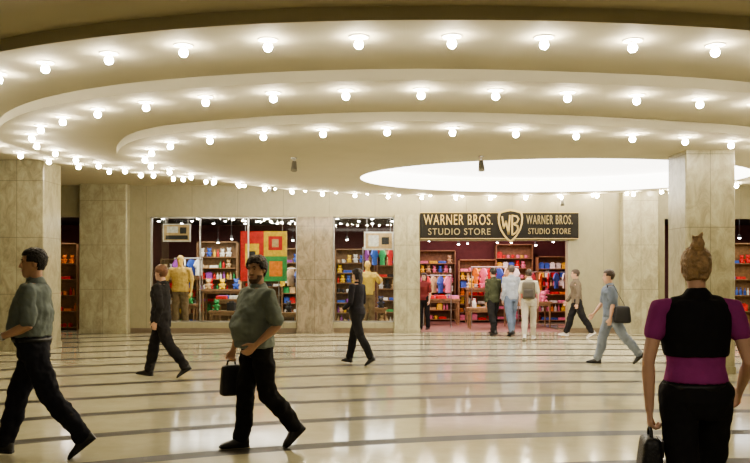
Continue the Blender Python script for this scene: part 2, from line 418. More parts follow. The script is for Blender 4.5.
# ------------------------------------------------------------------ shop goods
COLS = {'red': (.65,.03,.03), 'yellow': (.85,.55,.05), 'blue': (.05,.12,.5), 'green': (.05,.33,.1), 'white': (.8,.78,.74), 'pink': (.8,.22,.36), 'purple': (.28,.07,.34), 'orange': (.85,.25,.03), 'tan': (.6,.42,.22), 'black': (.03,.03,.035)}
CM = {k: mat('goods_'+k, v, .6, var=.2, nscale=14) for k, v in COLS.items()}
def g_shirt():
    b = B()
    for i in range(3):
        w = .15-.004*i
        b.rings([[(x*w*s, y*.12*s, z) for x, y in ((-1,-1),(-.6,-1.05),(.6,-1.05),(1,-1),(1.05,0),(1,1),(-1,1),(-1.05,0))] for z, s in ((i*.03,.95),(i*.03+.008,1),(i*.03+.022,1),(i*.03+.03,.94))])
    return b.mesh('folded_shirts')
def g_box():
    b = B(); b.box((-.1,-.08,0),(.1,.08,.19)); b.box((-.107,-.087,.16),(.107,.087,.22)); b.box((-.015,-.09,0),(.015,.09,.224))
    b.ell((-.035,0,.24),(.04,.018,.02),8,5); b.ell((.035,0,.24),(.04,.018,.02),8,5); return b.mesh('gift_box')
def g_plush():
    b = B(); b.ell((0,0,.1),(.08,.07,.1)); b.ell((0,-.01,.235),(.07,.065,.065)); b.ell((0,-.07,.222),(.028,.025,.022),8,6)
    for s in (-1,1):
        b.ell((s*.055,0,.295),(.024,.012,.024),8,6); b.ell((s*.085,-.03,.13),(.025,.05,.025),8,6); b.ell((s*.055,-.08,.03),(.03,.05,.03),8,6)
    return b.mesh('plush_bear')
def g_mug():
    b = B(); n = 14
    b.rings([[(r*math.cos(2*math.pi*j/n), r*math.sin(2*math.pi*j/n), z) for j in range(n)] for r, z in ((.05,0),(.055,.01),(.055,.13),(.047,.13),(.045,.02))])
    b.tube([(.05,0,.105),(.085,0,.1),(.095,0,.065),(.085,0,.03),(.05,0,.025)], [.009]*5, 8); return b.mesh('mug')
def g_bottle():
    b = B(); n = 12
    b.rings([[(r*math.cos(2*math.pi*j/n), r*math.sin(2*math.pi*j/n), z) for j in range(n)] for r, z in ((.04,0),(.045,.01),(.045,.13),(.035,.16),(.016,.19),(.016,.23),(.02,.232),(.02,.25))])
    return b.mesh('bottle')
def g_hang():
    b = B()
    pts = [(-.16,0),(-.15,.3),(-.22,.24),(-.28,.32),(-.17,.47),(-.06,.52),(0,.48),(.06,.52),(.17,.47),(.28,.32),(.22,.24),(.15,.3),(.16,0)]
    b.rings([[(x, y, z) for x, z in pts] for y in (-.02,.02)]); return b.mesh('hanging_tshirt')
kinds = {'folded_shirt_stack': (g_shirt(), 'stack of folded shirts on a shop shelf', 'clothing'), 'gift_box': (g_box(), 'small ribboned gift box on a shop shelf', 'box'),
         'plush_bear': (g_plush(), 'small plush toy bear sitting on a shop shelf', 'toy'), 'mug': (g_mug(), 'ceramic mug on a shop shelf', 'mug'), 'bottle': (g_bottle(), 'small bottle on a shop shelf', 'bottle'), 'hanging_tshirt': (g_hang(), 't-shirt hung up on display', 'clothing')}
KM = {}
for k, (me, lb, ct) in kinds.items():
    for c in CM:
        m2 = me.copy(); m2.materials.append(CM[c]); KM[k, c] = m2
        if k in ('plush_bear', 'mug', 'bottle'):
            for p in m2.polygons: p.use_smooth = True
def goods(k, c, loc, rz=0, sc=1):
    o = link(k, KM[k, c], loc=loc, rz=rz); o.scale = (sc,)*3
    top(o, c+' '+kinds[k][1], kinds[k][2], 'shop merchandise on display'); return o

def shelf(x, y, w=1.2, h=2.3, n=7, pal=None, m=M_wood, kindl=None, rz=0):
    b = B(); d = .38
    b.box((-w/2,-d/2,0),(-w/2+.03,d/2,h)); b.box((w/2-.03,-d/2,0),(w/2,d/2,h)); b.box((-w/2,d/2-.02,0),(w/2,d/2,h)); b.box((-w/2,-d/2,h-.03),(w/2,d/2,h))
    o = link('shelf_unit', b.mesh('shelf_frame'), m, loc=(x, y, 0)); top(o, 'open wooden shop shelving unit filled with goods', 'shelf')
    for i in range(n):
        z = .08+i*(h-.2)/n; s = B(); s.box((-w/2+.03,-d/2,z-.025),(w/2-.03,d/2-.02,z)); link('shelf_board', s.mesh('sb'), m, parent=o)
        xx = x-w/2+.05; k = random.choice(kindl or ['folded_shirt_stack','gift_box','plush_bear','bottle','mug'])
        while True:
            if random.random() < .35: k = random.choice(kindl or ['folded_shirt_stack','gift_box','plush_bear','bottle','mug'])
            sc = random.uniform(.72, .88)
            wd = {'folded_shirt_stack': .33, 'gift_box': .23, 'plush_bear': .225, 'mug': .17, 'bottle': .11}[k]*sc
            if xx+wd > x+w/2-.04: break
            goods(k, random.choice(pal or list(CM)), (xx+wd/2-(.02 if k == 'mug' else 0), y-.03+random.uniform(-.03,.02), z), 0 if k == 'folded_shirt_stack' else random.uniform(-.2,.2), sc)
            xx += wd+random.uniform(.0,.02)
P1 = ['red','pink','white','yellow','orange','blue','white','pink','red','tan']; P2 = ['white','blue','green','red','tan','yellow','purple','white','black','tan']
hs = [2.3, 2.0, 2.5, 2.1]
for i in range(4): shelf(2.0+i*1.25, 27.6-.5*(i % 2), h=hs[i], pal=P1, m=M_wood)
for i in range(4): shelf(-5.9+i*1.25, 25.9-.7*(i % 2), h=hs[(i+1) % 4], pal=P2)
shelf(-.6, 25.7, pal=P2)
shelf(.65, 25.2, h=2.6, pal=P2)
shelf(-8.75, 23.6, 1.1, 2.4, 5, ['red','red','orange','white'])
shelf(10.0, 23.6, 1.1, 2.4, 5, ['blue','white','red'])
def table(x, y, w, d, h, pal, k):
    b = B(); b.box((-w/2,-d/2,h-.05),(w/2,d/2,h)); b.box((-w/2+.04,-d/2+.04,h-.12),(w/2-.04,d/2-.04,h-.05))
    o = link('display_table', b.mesh('tt'), M_wood, loc=(x,y,0)); top(o, 'wooden shop display table with merchandise', 'table')
    for sx in (-1,1):
        for sy in (-1,1):
            l = B(); l.tube([(sx*(w/2-.06),sy*(d/2-.06),0),(sx*(w/2-.06),sy*(d/2-.06),h-.1)], [.022,.032], 8, round_ends=False); link('leg', l.mesh('lg'), M_wood, parent=o)
    nx = int(w/.34); ny = int(d/.3)
    for i in range(nx):
        for j in range(ny):
            goods(random.choice(k), random.choice(pal), (x-w/2+w*(i+.5)/nx, y-d/2+d*(j+.5)/ny, h), random.uniform(-.3,.3) if 'folded_shirt_stack' not in k else 0)
table(4.4, 24.6, 1.3, .8, .75, P1, ['gift_box','plush_bear'])
table(2.0, 25.7, 1.1, .7, .8, P1, ['folded_shirt_stack'])
table(3.5, 26.5, 1.4, .6, 1.1, P1, ['plush_bear'])
table(3.0, 24.0, .8, .6, .6, P1, ['plush_bear','bottle'])
table(-3.7, 23.8, 1.5, .7, .85, P2, ['folded_shirt_stack'])
table(-4.4, 24.65, 1.2, .6, 1.1, P2, ['gift_box','plush_bear'])
table(-2.6, 23.2, 1.0, .5, .5, P2, ['plush_bear'])
table(-4.1, 23.1, .8, .4, .55, P2, ['plush_bear','gift_box'])
table(-5.4, 23.9, .8, .5, .7, P2, ['plush_bear','bottle'])
table(-.2, 23.9, 1.1, .6, .6, P2, ['plush_bear'])
def rail(x, y, z, w, n, pal):
    b = B(); b.tube([(-w/2,0,z),(w/2,0,z)], [.015,.015], 8)
    for s in (-1,1): b.tube([(s*w/2,0,0),(s*w/2,0,z)], [.018,.018], 8); b.tube([(s*w/2,-.22,.02),(s*w/2,.22,.02)], [.018,.018], 8)
    o = link('clothes_rail', b.mesh('rail'), M_steel, loc=(x,y,0)); top(o, 'steel clothes rail holding bright shirts', 'clothes rail')
    for i in range(n): goods('hanging_tshirt', random.choice(pal), (x-w/2+w*(i+.5)/n, y-.03, z-.5), random.uniform(1.0,1.35)*random.choice((-1,1)), .9)
rail(3.6, 25.5, 1.75, 1.4, 6, P1); rail(1.8, 24.6, 1.5, .8, 4, P1); rail(5.3, 26.0, 1.6, 1.2, 5, P1); rail(-2.3, 24.3, 1.7, .9, 4, P2); rail(-5.4, 24.6, 2.0, .8, 4, P2); rail(.1, 24.6, 2.3, .9, 4, P2)

# posters (plain coloured blocks)
def poster(x, y, z, w, h, cells, label):
    b = B(); b.box((-w/2,-.015,0),(w/2,.015,h), 0)
    mats = [CM['white']]
    for (u0, v0, u1, v1, c) in cells:
        mats.append(CM[c]); b.box((-w/2+w*u0,-.02-.002*len(mats),h*v0),(-w/2+w*u1,-.015,h*v1), len(mats)-1)
    b.tube([(-w*.4,0,h),(-w*.4,0,3.15-z)], [.004,.004], 6); b.tube([(w*.4,0,h),(w*.4,0,3.15-z)], [.004,.004], 6)
    o = link('poster', b.mesh('poster'), mats, loc=(x,y,z)); top(o, label, 'poster')
poster(-3.0, 22.95, 1.35, 1.25, 1.35, [(0,0,.5,1,'red'),(.5,.5,1,1,'yellow'),(.5,0,1,.5,'green'),(.1,.3,.4,.75,'yellow'),(.6,.62,.9,.9,'red'),(.62,.1,.9,.4,'orange'),(.18,.38,.32,.6,'black'),(.68,.68,.82,.84,'tan')], 'hanging banner of red, yellow and green blocks in the window')
poster(-5.35, 22.95, 2.42, .75, .48, [(.04,.06,.96,.94,'tan'),(.1,.12,.9,.35,'black'),(.15,.5,.55,.85,'white'),(.62,.45,.85,.8,'black')], 'small pale framed panel in the window')
poster(.1, 23.2, 2.2, .8, .5, [(.05,.08,.95,.92,'tan'),(.15,.2,.5,.8,'white'),(.6,.3,.85,.7,'black')], 'pale patterned panel hanging in the window')

# hanging track spotlights in concourse
def spotlight(x, y, z, ln):
    b = B(); b.tube([(0,0,0),(0,0,-ln)], [.012,.012], 8, round_ends=False); b.tube([(0,0,0),(0,0,-.02)], [.05,.05], 12, round_ends=False)
    o = link('ceiling_spotlight', b.mesh('stem'), M_steel, loc=(x,y,z)); top(o, 'small grey spotlight on a short ceiling stem', 'spotlight')
    h = B(); h.tube([(0,.03,-ln+.03),(0,-.03,-ln-.07),(0,-.05,-ln-.12)], [.04,.05,.055], 12, round_ends=False); link('lamp_head', h.mesh('head'), mat('grey_metal',(.25,.24,.22),.4,metal=.6), parent=o)
spotlight(1.75, 14.0, ZL[3], .12); spotlight(-1.35, 14.2, ZL[3], .1); spotlight(-2.3, 19.0, ZL[2], .1); spotlight(4.6, 20.9, ZL[3], .15)

# ------------------------------------------------------------------ people
SK = {'light': mat('skin_light', (.62,.38,.27), .5, var=.05), 'mid': mat('skin_mid', (.54,.32,.21), .5, var=.05)}
M_eye = mat('eye_dark', (.03,.02,.015), .2); M_lip = mat('lip', (.42,.15,.12), .5)
def cloth(name, c, r=.85): return mat('cloth_'+name, c, r, var=.12, nscale=5, bump=.35, bscale=14, spec=.25)
HEADR = [(-.004,.020,.075,.030),(.01,.036,.088,.0),(.035,.05,.093,-.035),(.07,.062,.094,-.066),(.105,.070,.092,-.086),(.14,.0745,.093,-.097),(.17,.0735,.090,-.098),(.198,.065,.076,-.085),(.220,.046,.050,-.062),(.234,.020,.018,-.03)]
def ringh(z, w, yf, yb, n=24, e=0):
    cy = (yf+yb)/2; h = (yf-yb)/2
    return [Vector(((w+e)*math.cos(2*math.pi*j/n), cy+(h+e)*math.sin(2*math.pi*j/n), z)) for j in range(n)]

def person(label, loc, yaw, H, legs, arms, shirt, trousers, hairc, skin='light', female=False, lean=0, head=(0,0), sleeves='short',
           vox=.012, hair='short', beard=False, shoe=(.02,.018,.016), vest=None, belly=0, coat=False, collar=True, mannequin=False, curl=(25,25), shirt_hem=.90, wide=1.0):
    s = H/1.75
    J = {}
    fw = (.93 if female else 1.0)*wide
    def dirv(side, a, out): # a forward pitch, out abduction
        return Vector((side*math.sin(out), math.sin(a)*math.cos(out), -math.cos(a)*math.cos(out)))
    hipz = .93
    LG = {}
    for side, key in ((1,'R'),(-1,'L')):
        th, kn, ft = legs[key]
        hip = Vector((side*.09, 0, hipz)); knee = hip+dirv(side, rad(th), .02)*.44; ank = knee+dirv(side, rad(th-kn), 0)*.41
        LG[key] = [hip, knee, ank, rad(ft), side]
    low = min(v[2].z - (.085+max(0, -math.sin(v[3]))*.15) for v in LG.values())
    drop = -low
    for v in LG.values():
        for i in range(3): v[i] = v[i]+Vector((0,0,drop))
    pel = Vector((0,0,hipz+drop)); ca, sa = math.cos(-rad(lean)), math.sin(-rad(lean))
    def U(p):
        p = Vector(p)+Vector((0,0,drop)); q = p-pel; return pel+Vector((q.x, q.y*ca-q.z*sa, q.y*sa+q.z*ca))
    shw = .185*fw
    AR = {}
    for side, key in ((1,'R'),(-1,'L')):
        pa, out, fl, inn = arms[key]
        sh = U((side*shw,0,1.405)); el = sh+dirv(side, rad(pa), rad(out))*.285
        fd = dirv(side, rad(pa+fl), rad(-inn)); wr = el+fd*.25
        AR[key] = (sh, el, wr, fd, side)
    J['hands'] = {k: v[2]+v[3]*.08 for k, v in AR.items()}
    if female: TR = [(.84,.145,.10,0),(.93,.168,.115,-.01),(1.02,.145,.10,0),(1.11,.125,.09,.005),(1.16,.130,.094,.007),(1.22,.14,.10,.01),(1.31,.152,.12,.02),(1.38,.15,.10,.01),(1.43,.13,.08,0),(1.452,.098,.068,-.004),(1.465,.08,.06,-.005)]
    else: TR = [(.84,.145,.10,0),(.93,.165,.115,0),(1.03,.156,.11+belly*.7,belly*.6),(1.12,.155,.11+belly,belly*.8),(1.24,.168,.118+belly*.5,belly*.4),(1.34,.182,.12,.01),(1.40,.178,.105,0),(1.44,.14,.085,-.005),(1.458,.105,.072,-.007),(1.47,.085,.065,-.008)]
    def torso(b, e, z0=0, z1=9, ez=0):
        rs = []
        for z, w, d, yo in TR:
            if z < z0-.001 or z > z1+.001: continue
            rs.append([U((((w*fw)+e)*math.cos(2*math.pi*j/24)*(1), yo+(d+e)*math.sin(2*math.pi*j/24), z)) for j in range(24)])
        b.rings(rs)
    hc = U((0,0,1.515)); yawh, pit = rad(head[0]), rad(head[1])
    HM = Matrix.Rotation(yawh, 3, 'Z') @ Matrix.Rotation(pit, 3, 'X')
    hk = .90 if female else 1.0
    def Hd(p): return hc + HM @ (Vector(p)*hk)
    b = B(); torso(b, 0)
    nr = .046 if female else .057
    b.tube([U((0,-.012,1.42)), U((0,-.01,1.5)), Hd((0,-.01,.06))], [nr+.02, nr, nr], 14)
    b.rings([[Hd(p) for p in ringh(*r)] for r in HEADR])
    b.tube([Hd((0,.088,.135)), Hd((0,.100,.112)), Hd((0,.109,.09))], [.008,.010,.014], 8)
    b.tube([Hd((-.04,.083,.148)), Hd((0,.09,.15)), Hd((.04,.083,.148))], [.009,.010,.009], 8)
    b.ell(Hd((0,.085,.055)), (.022,.012,.012), 8, 6, HM)
    for sd in (-1,1): b.ell(Hd((sd*.077,-.005,.118)), (.010,.020,.033), 8, 6, HM)
    for key, (sh, el, wr, fd, side) in AR.items():
        f = .85 if female else 1
        b.tube([sh, sh.lerp(el,.35), el, el.lerp(wr,.3), wr], [.056*f,.05*f,.039*f,.041*f,(.027*f,.023*f)], 12)
        yv = Vector((0,1,0)); 
        sv = (yv-fd*yv.dot(fd))
        if sv.length < .3: sv = Vector((0,0,1))-fd*fd.z
        sv.normalize(); nv = fd.cross(sv).normalized()
        if nv.x*side > 0: nv = -nv
        b.tube([wr-fd*.01, wr+fd*.035, wr+fd*.082], [(.026*f,.018),(.036*f,.015),(.040*f,.013)], 12, ref=sv)
        cu = curl[0] if key == 'R' else curl[1]
        for off, ln in ((.030,.066),(.010,.076),(-.011,.071),(-.031,.056)):
            p = wr+fd*.08+sv*off*f; pts = [p-fd*.015]; d = fd.copy(); ang = 0
            pts.append(p)
            for q, seg in enumerate((.45,.32,.23)):
                ang += rad(cu*(.8 if q == 0 else 1)); dd = fd*math.cos(ang)+nv*math.sin(ang); p = p+dd*ln*seg*1.08; pts.append(p)
            b.tube(pts, [.0105,.0105,.0098,.009,.008], 8)
        p = wr+fd*.025+sv*.028*f; d1 = (fd*.65+sv*.6+nv*.35).normalized(); d2 = (fd*.85+sv*.2+nv*.45).normalized()
        b.tube([p, p+d1*.04, p+d1*.04+d2*.03, p+d1*.04+d2*.052], [.014,.0125,.011,.009], 8)
    def fax(key):
        hip, knee, ank, ft, side = LG[key]
        fdv = Vector((side*.12, math.cos(ft), math.sin(ft))).normalized(); up = Vector((0,-math.sin(ft),math.cos(ft))); sd = fdv.cross(up).normalized(); up = sd.cross(fdv)
        if up.z < 0: up = -up
        return fdv, up, sd
    for key, (hip, knee, ank, ft, side) in LG.items():
        b.tube([hip+Vector((0,0,.02)), hip.lerp(knee,.4), knee, knee.lerp(ank,.3)+Vector((0,-.008,0)), ank], [.088,.078,.055,.056,.034], 14)
        fdv, up, sd = fax(key)
        b.tube([ank-up*.02, ank-up*.05+fdv*.04, ank-up*.06+fdv*.11], [.024,.022,.015], 10)
    for i, v in enumerate(b.v): b.v[i] = tuple(Vector(v)*s)
    body = link('person' if not mannequin else 'mannequin', fuse(b, vox, 2), SK[skin] if not mannequin else mannequin, loc=(loc[0], loc[1], 0), rz=rad(yaw))
    top(body, label, 'person' if not mannequin else 'mannequin')
    def child(name, b, m, v=None, it=3, fz=True, smooth=True, folds=0, tex=None):
        for i, q in enumerate(b.v): b.v[i] = tuple(Vector(q)*s)
        me = fuse(b, v or max(vox, .009), it, folds, tex) if fz else b.mesh()
        return link(name, me, m, parent=body, smooth=smooth)
    def foot(key):
        hip, knee, ank, ft, side = LG[key]
        fdv, up, sd = fax(key)
        base = ank-up*.085
        secs = [(-.078,.026,.08),(-.062,.040,.105),(-.02,.043,.115),(.02,.042,.108),(.06,.041,.080),(.10,.046,.060),(.145,.047,.048),(.175,.039,.036),(.192,.02,.022)]
        f = .88 if female else 1
        b = B(); rs = []
        for t, w, h in secs:
            rs.append([base+fdv*t*f+sd*(w*f*x)+up*(h*z) for x, z in ((-1,0),(-1,.35),(-.9,.75),(-.55,1),(.55,1),(.9,.75),(1,.35),(1,0),(.5,-.0),(-.5,-.0))])
        b.rings(rs); so = B(); rs = []
        for t, w, h in secs: rs.append([base+fdv*(t*f*1.02)+sd*((w*f+.004)*x)+up*z for x, z in ((-1,0),(-1,.018),(1,.018),(1,0))])
        so.rings(rs)
        return b, so
    for key in 'RL':
        fb, so = foot(key)
        sh_o = child('shoe', fb, mat('shoe_%.2f_%.2f' % (shoe[0], shoe[2]), shoe, .4), fz=False)
        for i, q in enumerate(so.v): so.v[i] = tuple(Vector(q)*s)
        link('sole', so.mesh(), M_black if shoe[0] < .3 else CM['white'], parent=sh_o)
    # trousers
    b = B(); torso(b, .014, .84, 1.03)
    for key, (hip, knee, ank, ft, side) in LG.items():
        lw = .9 if female else 1
        cr = knee.lerp(ank, .95)
        kb = Vector((0, .008, 0))
        b.tube([hip+Vector((0,0,.03)), hip.lerp(knee,.3), knee+kb, knee.lerp(ank,.45)+Vector((0,-.014,0)), knee.lerp(ank,.8)+Vector((0,-.008,0)), cr], [.104,.102*lw,.084*lw,.082*lw,.073*lw,.075*lw], 16)
    child('trousers', b, trousers, folds=.034 if not female else .018)
    b = B(); zs = (.985,1.015); e = .024 if not female else .010
    b.rings([[U(((.160*fw+e)*math.cos(2*math.pi*j/24), (.112+e+belly*.4)*math.sin(2*math.pi*j/24)+belly*.3, z)) for j in range(24)] for z in zs])
    # shirt
    b2 = B(); torso(b2, .020, 1.02 if shirt_hem > 1 else .93, 1.453 if female else 1.459)
    if shirt_hem < .945:
        rs = []
        for z, w, d in ((shirt_hem,.180,.132),(.95,.184,.136),(1.03,.178,.132)):
            if coat: w += .012; d += .012
            if female: w -= .006
            rs.append([U((w*fw*math.cos(2*math.pi*j/24), belly*.4+(d+belly*.4)*math.sin(2*math.pi*j/24), z)) for j in range(24)])
        b2.rings(rs)
    b2.tube([U((0,-.008,1.40)), U((0,-.01,1.47))], [.10,.072 if not female else .060], 16)
    for key, (sh, el, wr, fd, side) in AR.items():
        sx = sh.lerp(U((0,0,1.42)), .3); f = .86 if female else 1
        if sleeves == 'short': b2.tube([sx, sh, sh.lerp(el,.45), sh.lerp(el,.8)], [.055,.07*f,.070*f,.072*f], 14)
        elif sleeves == 'cap': b2.tube([sx, sh, sh.lerp(el,.2), sh.lerp(el,.45)], [.055,.066*f,.064*f,.061*f], 14)
        else: b2.tube([sx, sh, sh.lerp(el,.5), el, el.lerp(wr,.5), el.lerp(wr,.93)], [.055,.07*f,.064*f,.056*f,.05*f,.042*f], 14)
    child('shirt' if not coat else 'jacket', b2, shirt, folds=.036 if not female else .008)
    if shirt_hem > 1 and not mannequin: child('belt', b, M_black, fz=False)
    if collar:
        b = B()
        rs = []
        for z, r0 in ((1.448,.108),(1.478,.090),(1.500,.074),(1.502,.068),(1.460,.074)):
            rs.append([U((r0*math.cos(2*math.pi*j/20), -.010+(r0*.85)*math.sin(2*math.pi*j/20), z-.022*math.sin(2*math.pi*j/20))) for j in range(20)])
        rs.append(rs[0]); b.rings(rs, cap=False); child('collar', b, shirt, fz=False)
    if vest:
        b = B(); torso(b, .031, 1.16, 1.452)
        for side in (-1,1): b.tube([U((side*.04,-.0,1.435)), U((side*.105*fw,0,1.43)), U((side*.135*fw,0,1.415))], [(.075,.05),(.064,.044),(.05,.036)], 12, ref=(0,1,0))
        b.tube([U((0,-.01,1.40)), U((0,-.012,1.458))], [.11,.076], 16)
        child('vest', b, vest, folds=.012)
    if mannequin: return body, J, None
    # hair
    hm = mat('hair_%.3f_%.3f' % (hairc[0], hairc[1]), hairc, .55, var=.35, nscale=30, bump=.8, bscale=60)
    def shell(test, e, name, m, th=.012, disp=0):
        dense = []
        for i in range(len(HEADR)-1):
            for q in range(4):
                t = q/4; dense.append([a*(1-t)+c*t for a, c in zip(HEADR[i], HEADR[i+1])])
        dense.append(HEADR[-1]); dense.append((.240,.002,.004,-.002))
        rr = [ringh(z + (e*.8 if z > .2 else 0), w, yf, yb, 40, e) for z, w, yf, yb in dense]
        n = 40; vs = [v for r in rr for v in r]; fs = []
        for i in range(len(rr)-1):
            for j in range(n):
                k = (j+1) % n; f = (i*n+j, i*n+k, (i+1)*n+k, (i+1)*n+j)
                c = (vs[f[0]]+vs[f[2]])/2
                if test(c): fs.append(f)
        me = bpy.data.meshes.new(name); me.from_pydata([tuple(Hd(v)*s) for v in vs], [], fs)
        bm = bmesh.new(); bm.from_mesh(me); bmesh.ops.delete(bm, geom=[v for v in bm.verts if not v.link_faces], context='VERTS'); bmesh.ops.recalc_face_normals(bm, faces=bm.faces); bm.to_mesh(me); bm.free()
        mods = [('SOLIDIFY', dict(thickness=th*s, offset=-.5)), ('SUBSURF', dict(levels=1, render_levels=1))]
        if disp: mods.append(('DISPLACE', dict(texture=HT, strength=disp, mid_level=.3)))
        me = bake(me, mods)
        return link(name, me, m, parent=body, smooth=True)
    if hair != 'bald':
        bot = {'short': .065, 'curly': .05, 'long': .0, 'bun': .045}[hair]
        def test(c):
            if c.z < bot: return False
            if c.y > .055: return c.z > .182
            if c.y > -.0: return c.z > .13
            if hair in ('short', 'curly') and abs(c.x) > .055 and c.y > -.03: return c.z > .125
            return True
        e = {'short': .012, 'curly': .016, 'long': .018, 'bun': .008}[hair]
        ho = shell(test, e, 'hair', hm, disp={'curly': .018, 'short': .008}.get(hair, .008))
        if hair == 'bun':
            b = B(); rs_ = random.Random(5)
            b.ell(Hd((0,-.062,.240)), (.032,.032,.040), 14, 9, HM)
            for k in range(5):   # wound locks around the bun
                z = .215+.015*k; r = .033-.010*abs(k-1.5)/2.5
                pts = [Hd((r*math.cos(a*.7+k), -.062+r*math.sin(a*.7+k), z+.003*a)) for a in range(9)]
                b.tube(pts, [.005]+[.010]*7+[.005], 7)
            b.tube([Hd((0,-.062,.27)), Hd((.012,-.066,.298)), Hd((.026,-.07,.318))], [.018,.012,.005], 8)
            b.tube([Hd((-.01,-.055,.27)), Hd((-.02,-.055,.292)), Hd((-.026,-.058,.306))], [.014,.009,.004], 8)
            for k in range(7): 
                x = -.054+.018*k; b.tube([Hd((x,-.072,.06)), Hd((x*.95,-.091,.12)), Hd((x*.7,-.090,.175)), Hd((x*.35,-.072,.215))], [.007,.009,.010,.010], 8)
            child('hair_bun', b, hm, v=.0045, it=1, folds=.006, tex=HT)
        if hair == 'long':
            b = B(); b.tube([Hd((0,-.06,.13)), Hd((0,-.085,.04)), Hd((0,-.09,-.05))], [(.075,.05),(.07,.035),(.05,.02)], 14, ref=(1,0,0)); child('hair_lock', b, hm, v=.01)
    if beard:
        shell(lambda c: c.y > .01 and ((c.z < .036) or (c.z < .07 and abs(c.x) > .046) or (.066 < c.z < .076 and abs(c.x) < .030)), .003, 'beard', mat('beard_hair', (.12,.075,.05), .8), .006)
    for sd in (-1,1):
        b = B(); b.ell(Hd((sd*.031,.0885,.128)), (.010,.006,.0045), 10, 6, HM); child('eye', b, M_eye, fz=False)
        b = B(); b.tube([Hd((sd*.018,.099,.146)), Hd((sd*.034,.097,.150)), Hd((sd*.048,.088,.145))], [.0035,.004,.003], 6); child('eyebrow', b, hm, fz=False)
    b = B(); b.tube([Hd((-.022,.091,.056)), Hd((0,.098,.057)), Hd((.022,.091,.056))], [.003,.006,.003], 8); child('lips', b, M_lip, fz=False)
    info = {}
    R = Matrix.Rotation(rad(yaw), 3, 'Z'); base = Vector((loc[0], loc[1], 0))
    W = lambda p: base + R @ (Vector(p)*s)
    info['hand'] = {k: W(v) for k, v in J['hands'].items()}
    info['W'] = W; info['U'] = U; info['AR'] = AR
    return body, info, child

def PX(x, y): return (x-375)/850*y
Y1p = 7.35
p, i1, ch = person('man in a grey-green polo shirt and dark trousers walking', (PX(34,Y1p), Y1p), 98, 1.81, {'L': (-22,14,-38), 'R': (20,4,4)}, {'L': (-4,8,72,5), 'R': (-10,8,25,0)},
    cloth('sage', (.17,.20,.185)), cloth('navy_black', (.018,.018,.026)), (.015,.011,.009), 'mid', vox=.0065, belly=.045, head=(14,0), wide=1.2, shirt_hem=1.05)
sh, el, wr, fd, sd = i1['AR']['L']
b = B(); b.tube([wr-fd*.035, wr-fd*.008], [.033,.031], 14, round_ends=False); ch('wristwatch', b, M_steel, fz=False)
Y2 = 7.75
p, i2, ch = person('bearded man in an olive shirt and black trousers carrying a bag', (PX(257,Y2), Y2), 122, 1.74, {'R': (9,2,2), 'L': (-9,30,-36)}, {'R': (10,4,6,-2), 'L': (-14,10,62,12)},
    cloth('olive', (.20,.23,.20)), cloth('black', (.014,.013,.014)), (.03,.018,.012), 'mid', vox=.0065, beard=True, hair='curly', belly=.07, head=(34,-2), wide=1.3, curl=(62,25), shirt_hem=.93)
Y3 = 13.0
person('man with reddish hair in a dark suit walking', (PX(161,Y3), Y3), 86, 1.72, {'R': (18,4,6), 'L': (-22,14,-34)}, {'R': (12,6,12,0), 'L': (-14,8,30,0)},
    cloth('dark_suit', (.02,.018,.018)), cloth('dark_suit_trousers', (.018,.016,.017)), (.15,.065,.03), 'light', sleeves='long', coat=True, shirt_hem=.80, head=(-20,0), wide=1.12)
Y4 = 14.6
person('dark-haired woman in black clothes walking with bent arms', (PX(357,Y4), Y4), 60, 1.66, {'R': (18,5,4), 'L': (-19,10,-32)}, {'R': (0,10,70,20), 'L': (-5,14,65,20)},
    cloth('black_top', (.02,.018,.022)), cloth('black', (.014,.013,.014)), (.02,.012,.01), 'light', female=True, sleeves='long', hair='long', collar=False, wide=1.1)
Y5 = 14.8
p, i7, ch = person('man in a blue-grey polo and light jeans carrying a shoulder bag', (PX(611,Y5), Y5), 84, 1.66, {'R': (17,2,4), 'L': (-30,8,-40)}, {'R': (18,6,20,0), 'L': (-5,10,15,0)},
    cloth('slate_blue', (.16,.19,.24)), cloth('pale_jeans', (.22,.25,.30)), (.06,.035,.02), 'light', head=(0,0), wide=1.12, lean=4)
i7b = i7
person('man in a dark green jacket standing by the shop entrance', (PX(493,21.4), 21.4), 30, 1.68, {'R': (10,3,3), 'L': (-10,6,-15)}, {'R': (5,6,15,0), 'L': (-5,6,15,0)},
    cloth('dark_green', (.05,.055,.03)), cloth('black', (.014,.013,.014)), (.02,.014,.01), 'mid', sleeves='long', coat=True, shirt_hem=.85)
person('man in a pale blue shirt and jeans at the shop entrance', (PX(511,21.3), 21.3), 20, 1.74, {'R': (12,3,3), 'L': (-12,6,-18)}, {'R': (5,6,15,0), 'L': (-8,6,25,0)},
    cloth('pale_blue', (.30,.32,.36)), cloth('jeans', (.12,.15,.21)), (.08,.06,.05), 'light', sleeves='long')
p, i5, ch5 = person('person in a cream shirt with a dark backpack walking away', (PX(529,19.8), 19.8), -12, 1.66, {'R': (16,3,4), 'L': (-16,8,-26)}, {'R': (5,8,15,0), 'L': (-10,8,25,0)},
    cloth('cream', (.50,.45,.32)), cloth('stone_trousers', (.38,.34,.27)), (.05,.03,.02), 'light', female=True, shoe=(.5,.48,.45))
person('man in a brown jacket and dark trousers walking', (PX(577,20.8), 20.8), 80, 1.66, {'R': (20,3,4), 'L': (-20,10,-30)}, {'R': (14,6,20,0), 'L': (-12,6,20,0)},
    cloth('brown', (.14,.11,.08)), cloth('black', (.014,.013,.014)), (.05,.03,.02), 'mid', sleeves='long', shoe=(.45,.4,.35), lean=4)
person('shopper in a red top standing among the goods', (PX(424,23.6), 23.6), 150, 1.58, {'R': (4,2,2), 'L': (-4,2,-2)}, {'R': (10,8,40,10), 'L': (0,8,15,0)},
    cloth('red_top', (.16,.03,.03)), cloth('black', (.014,.013,.014)), (.03,.02,.015), 'light', female=True, hair='long')
Y8 = 4.5
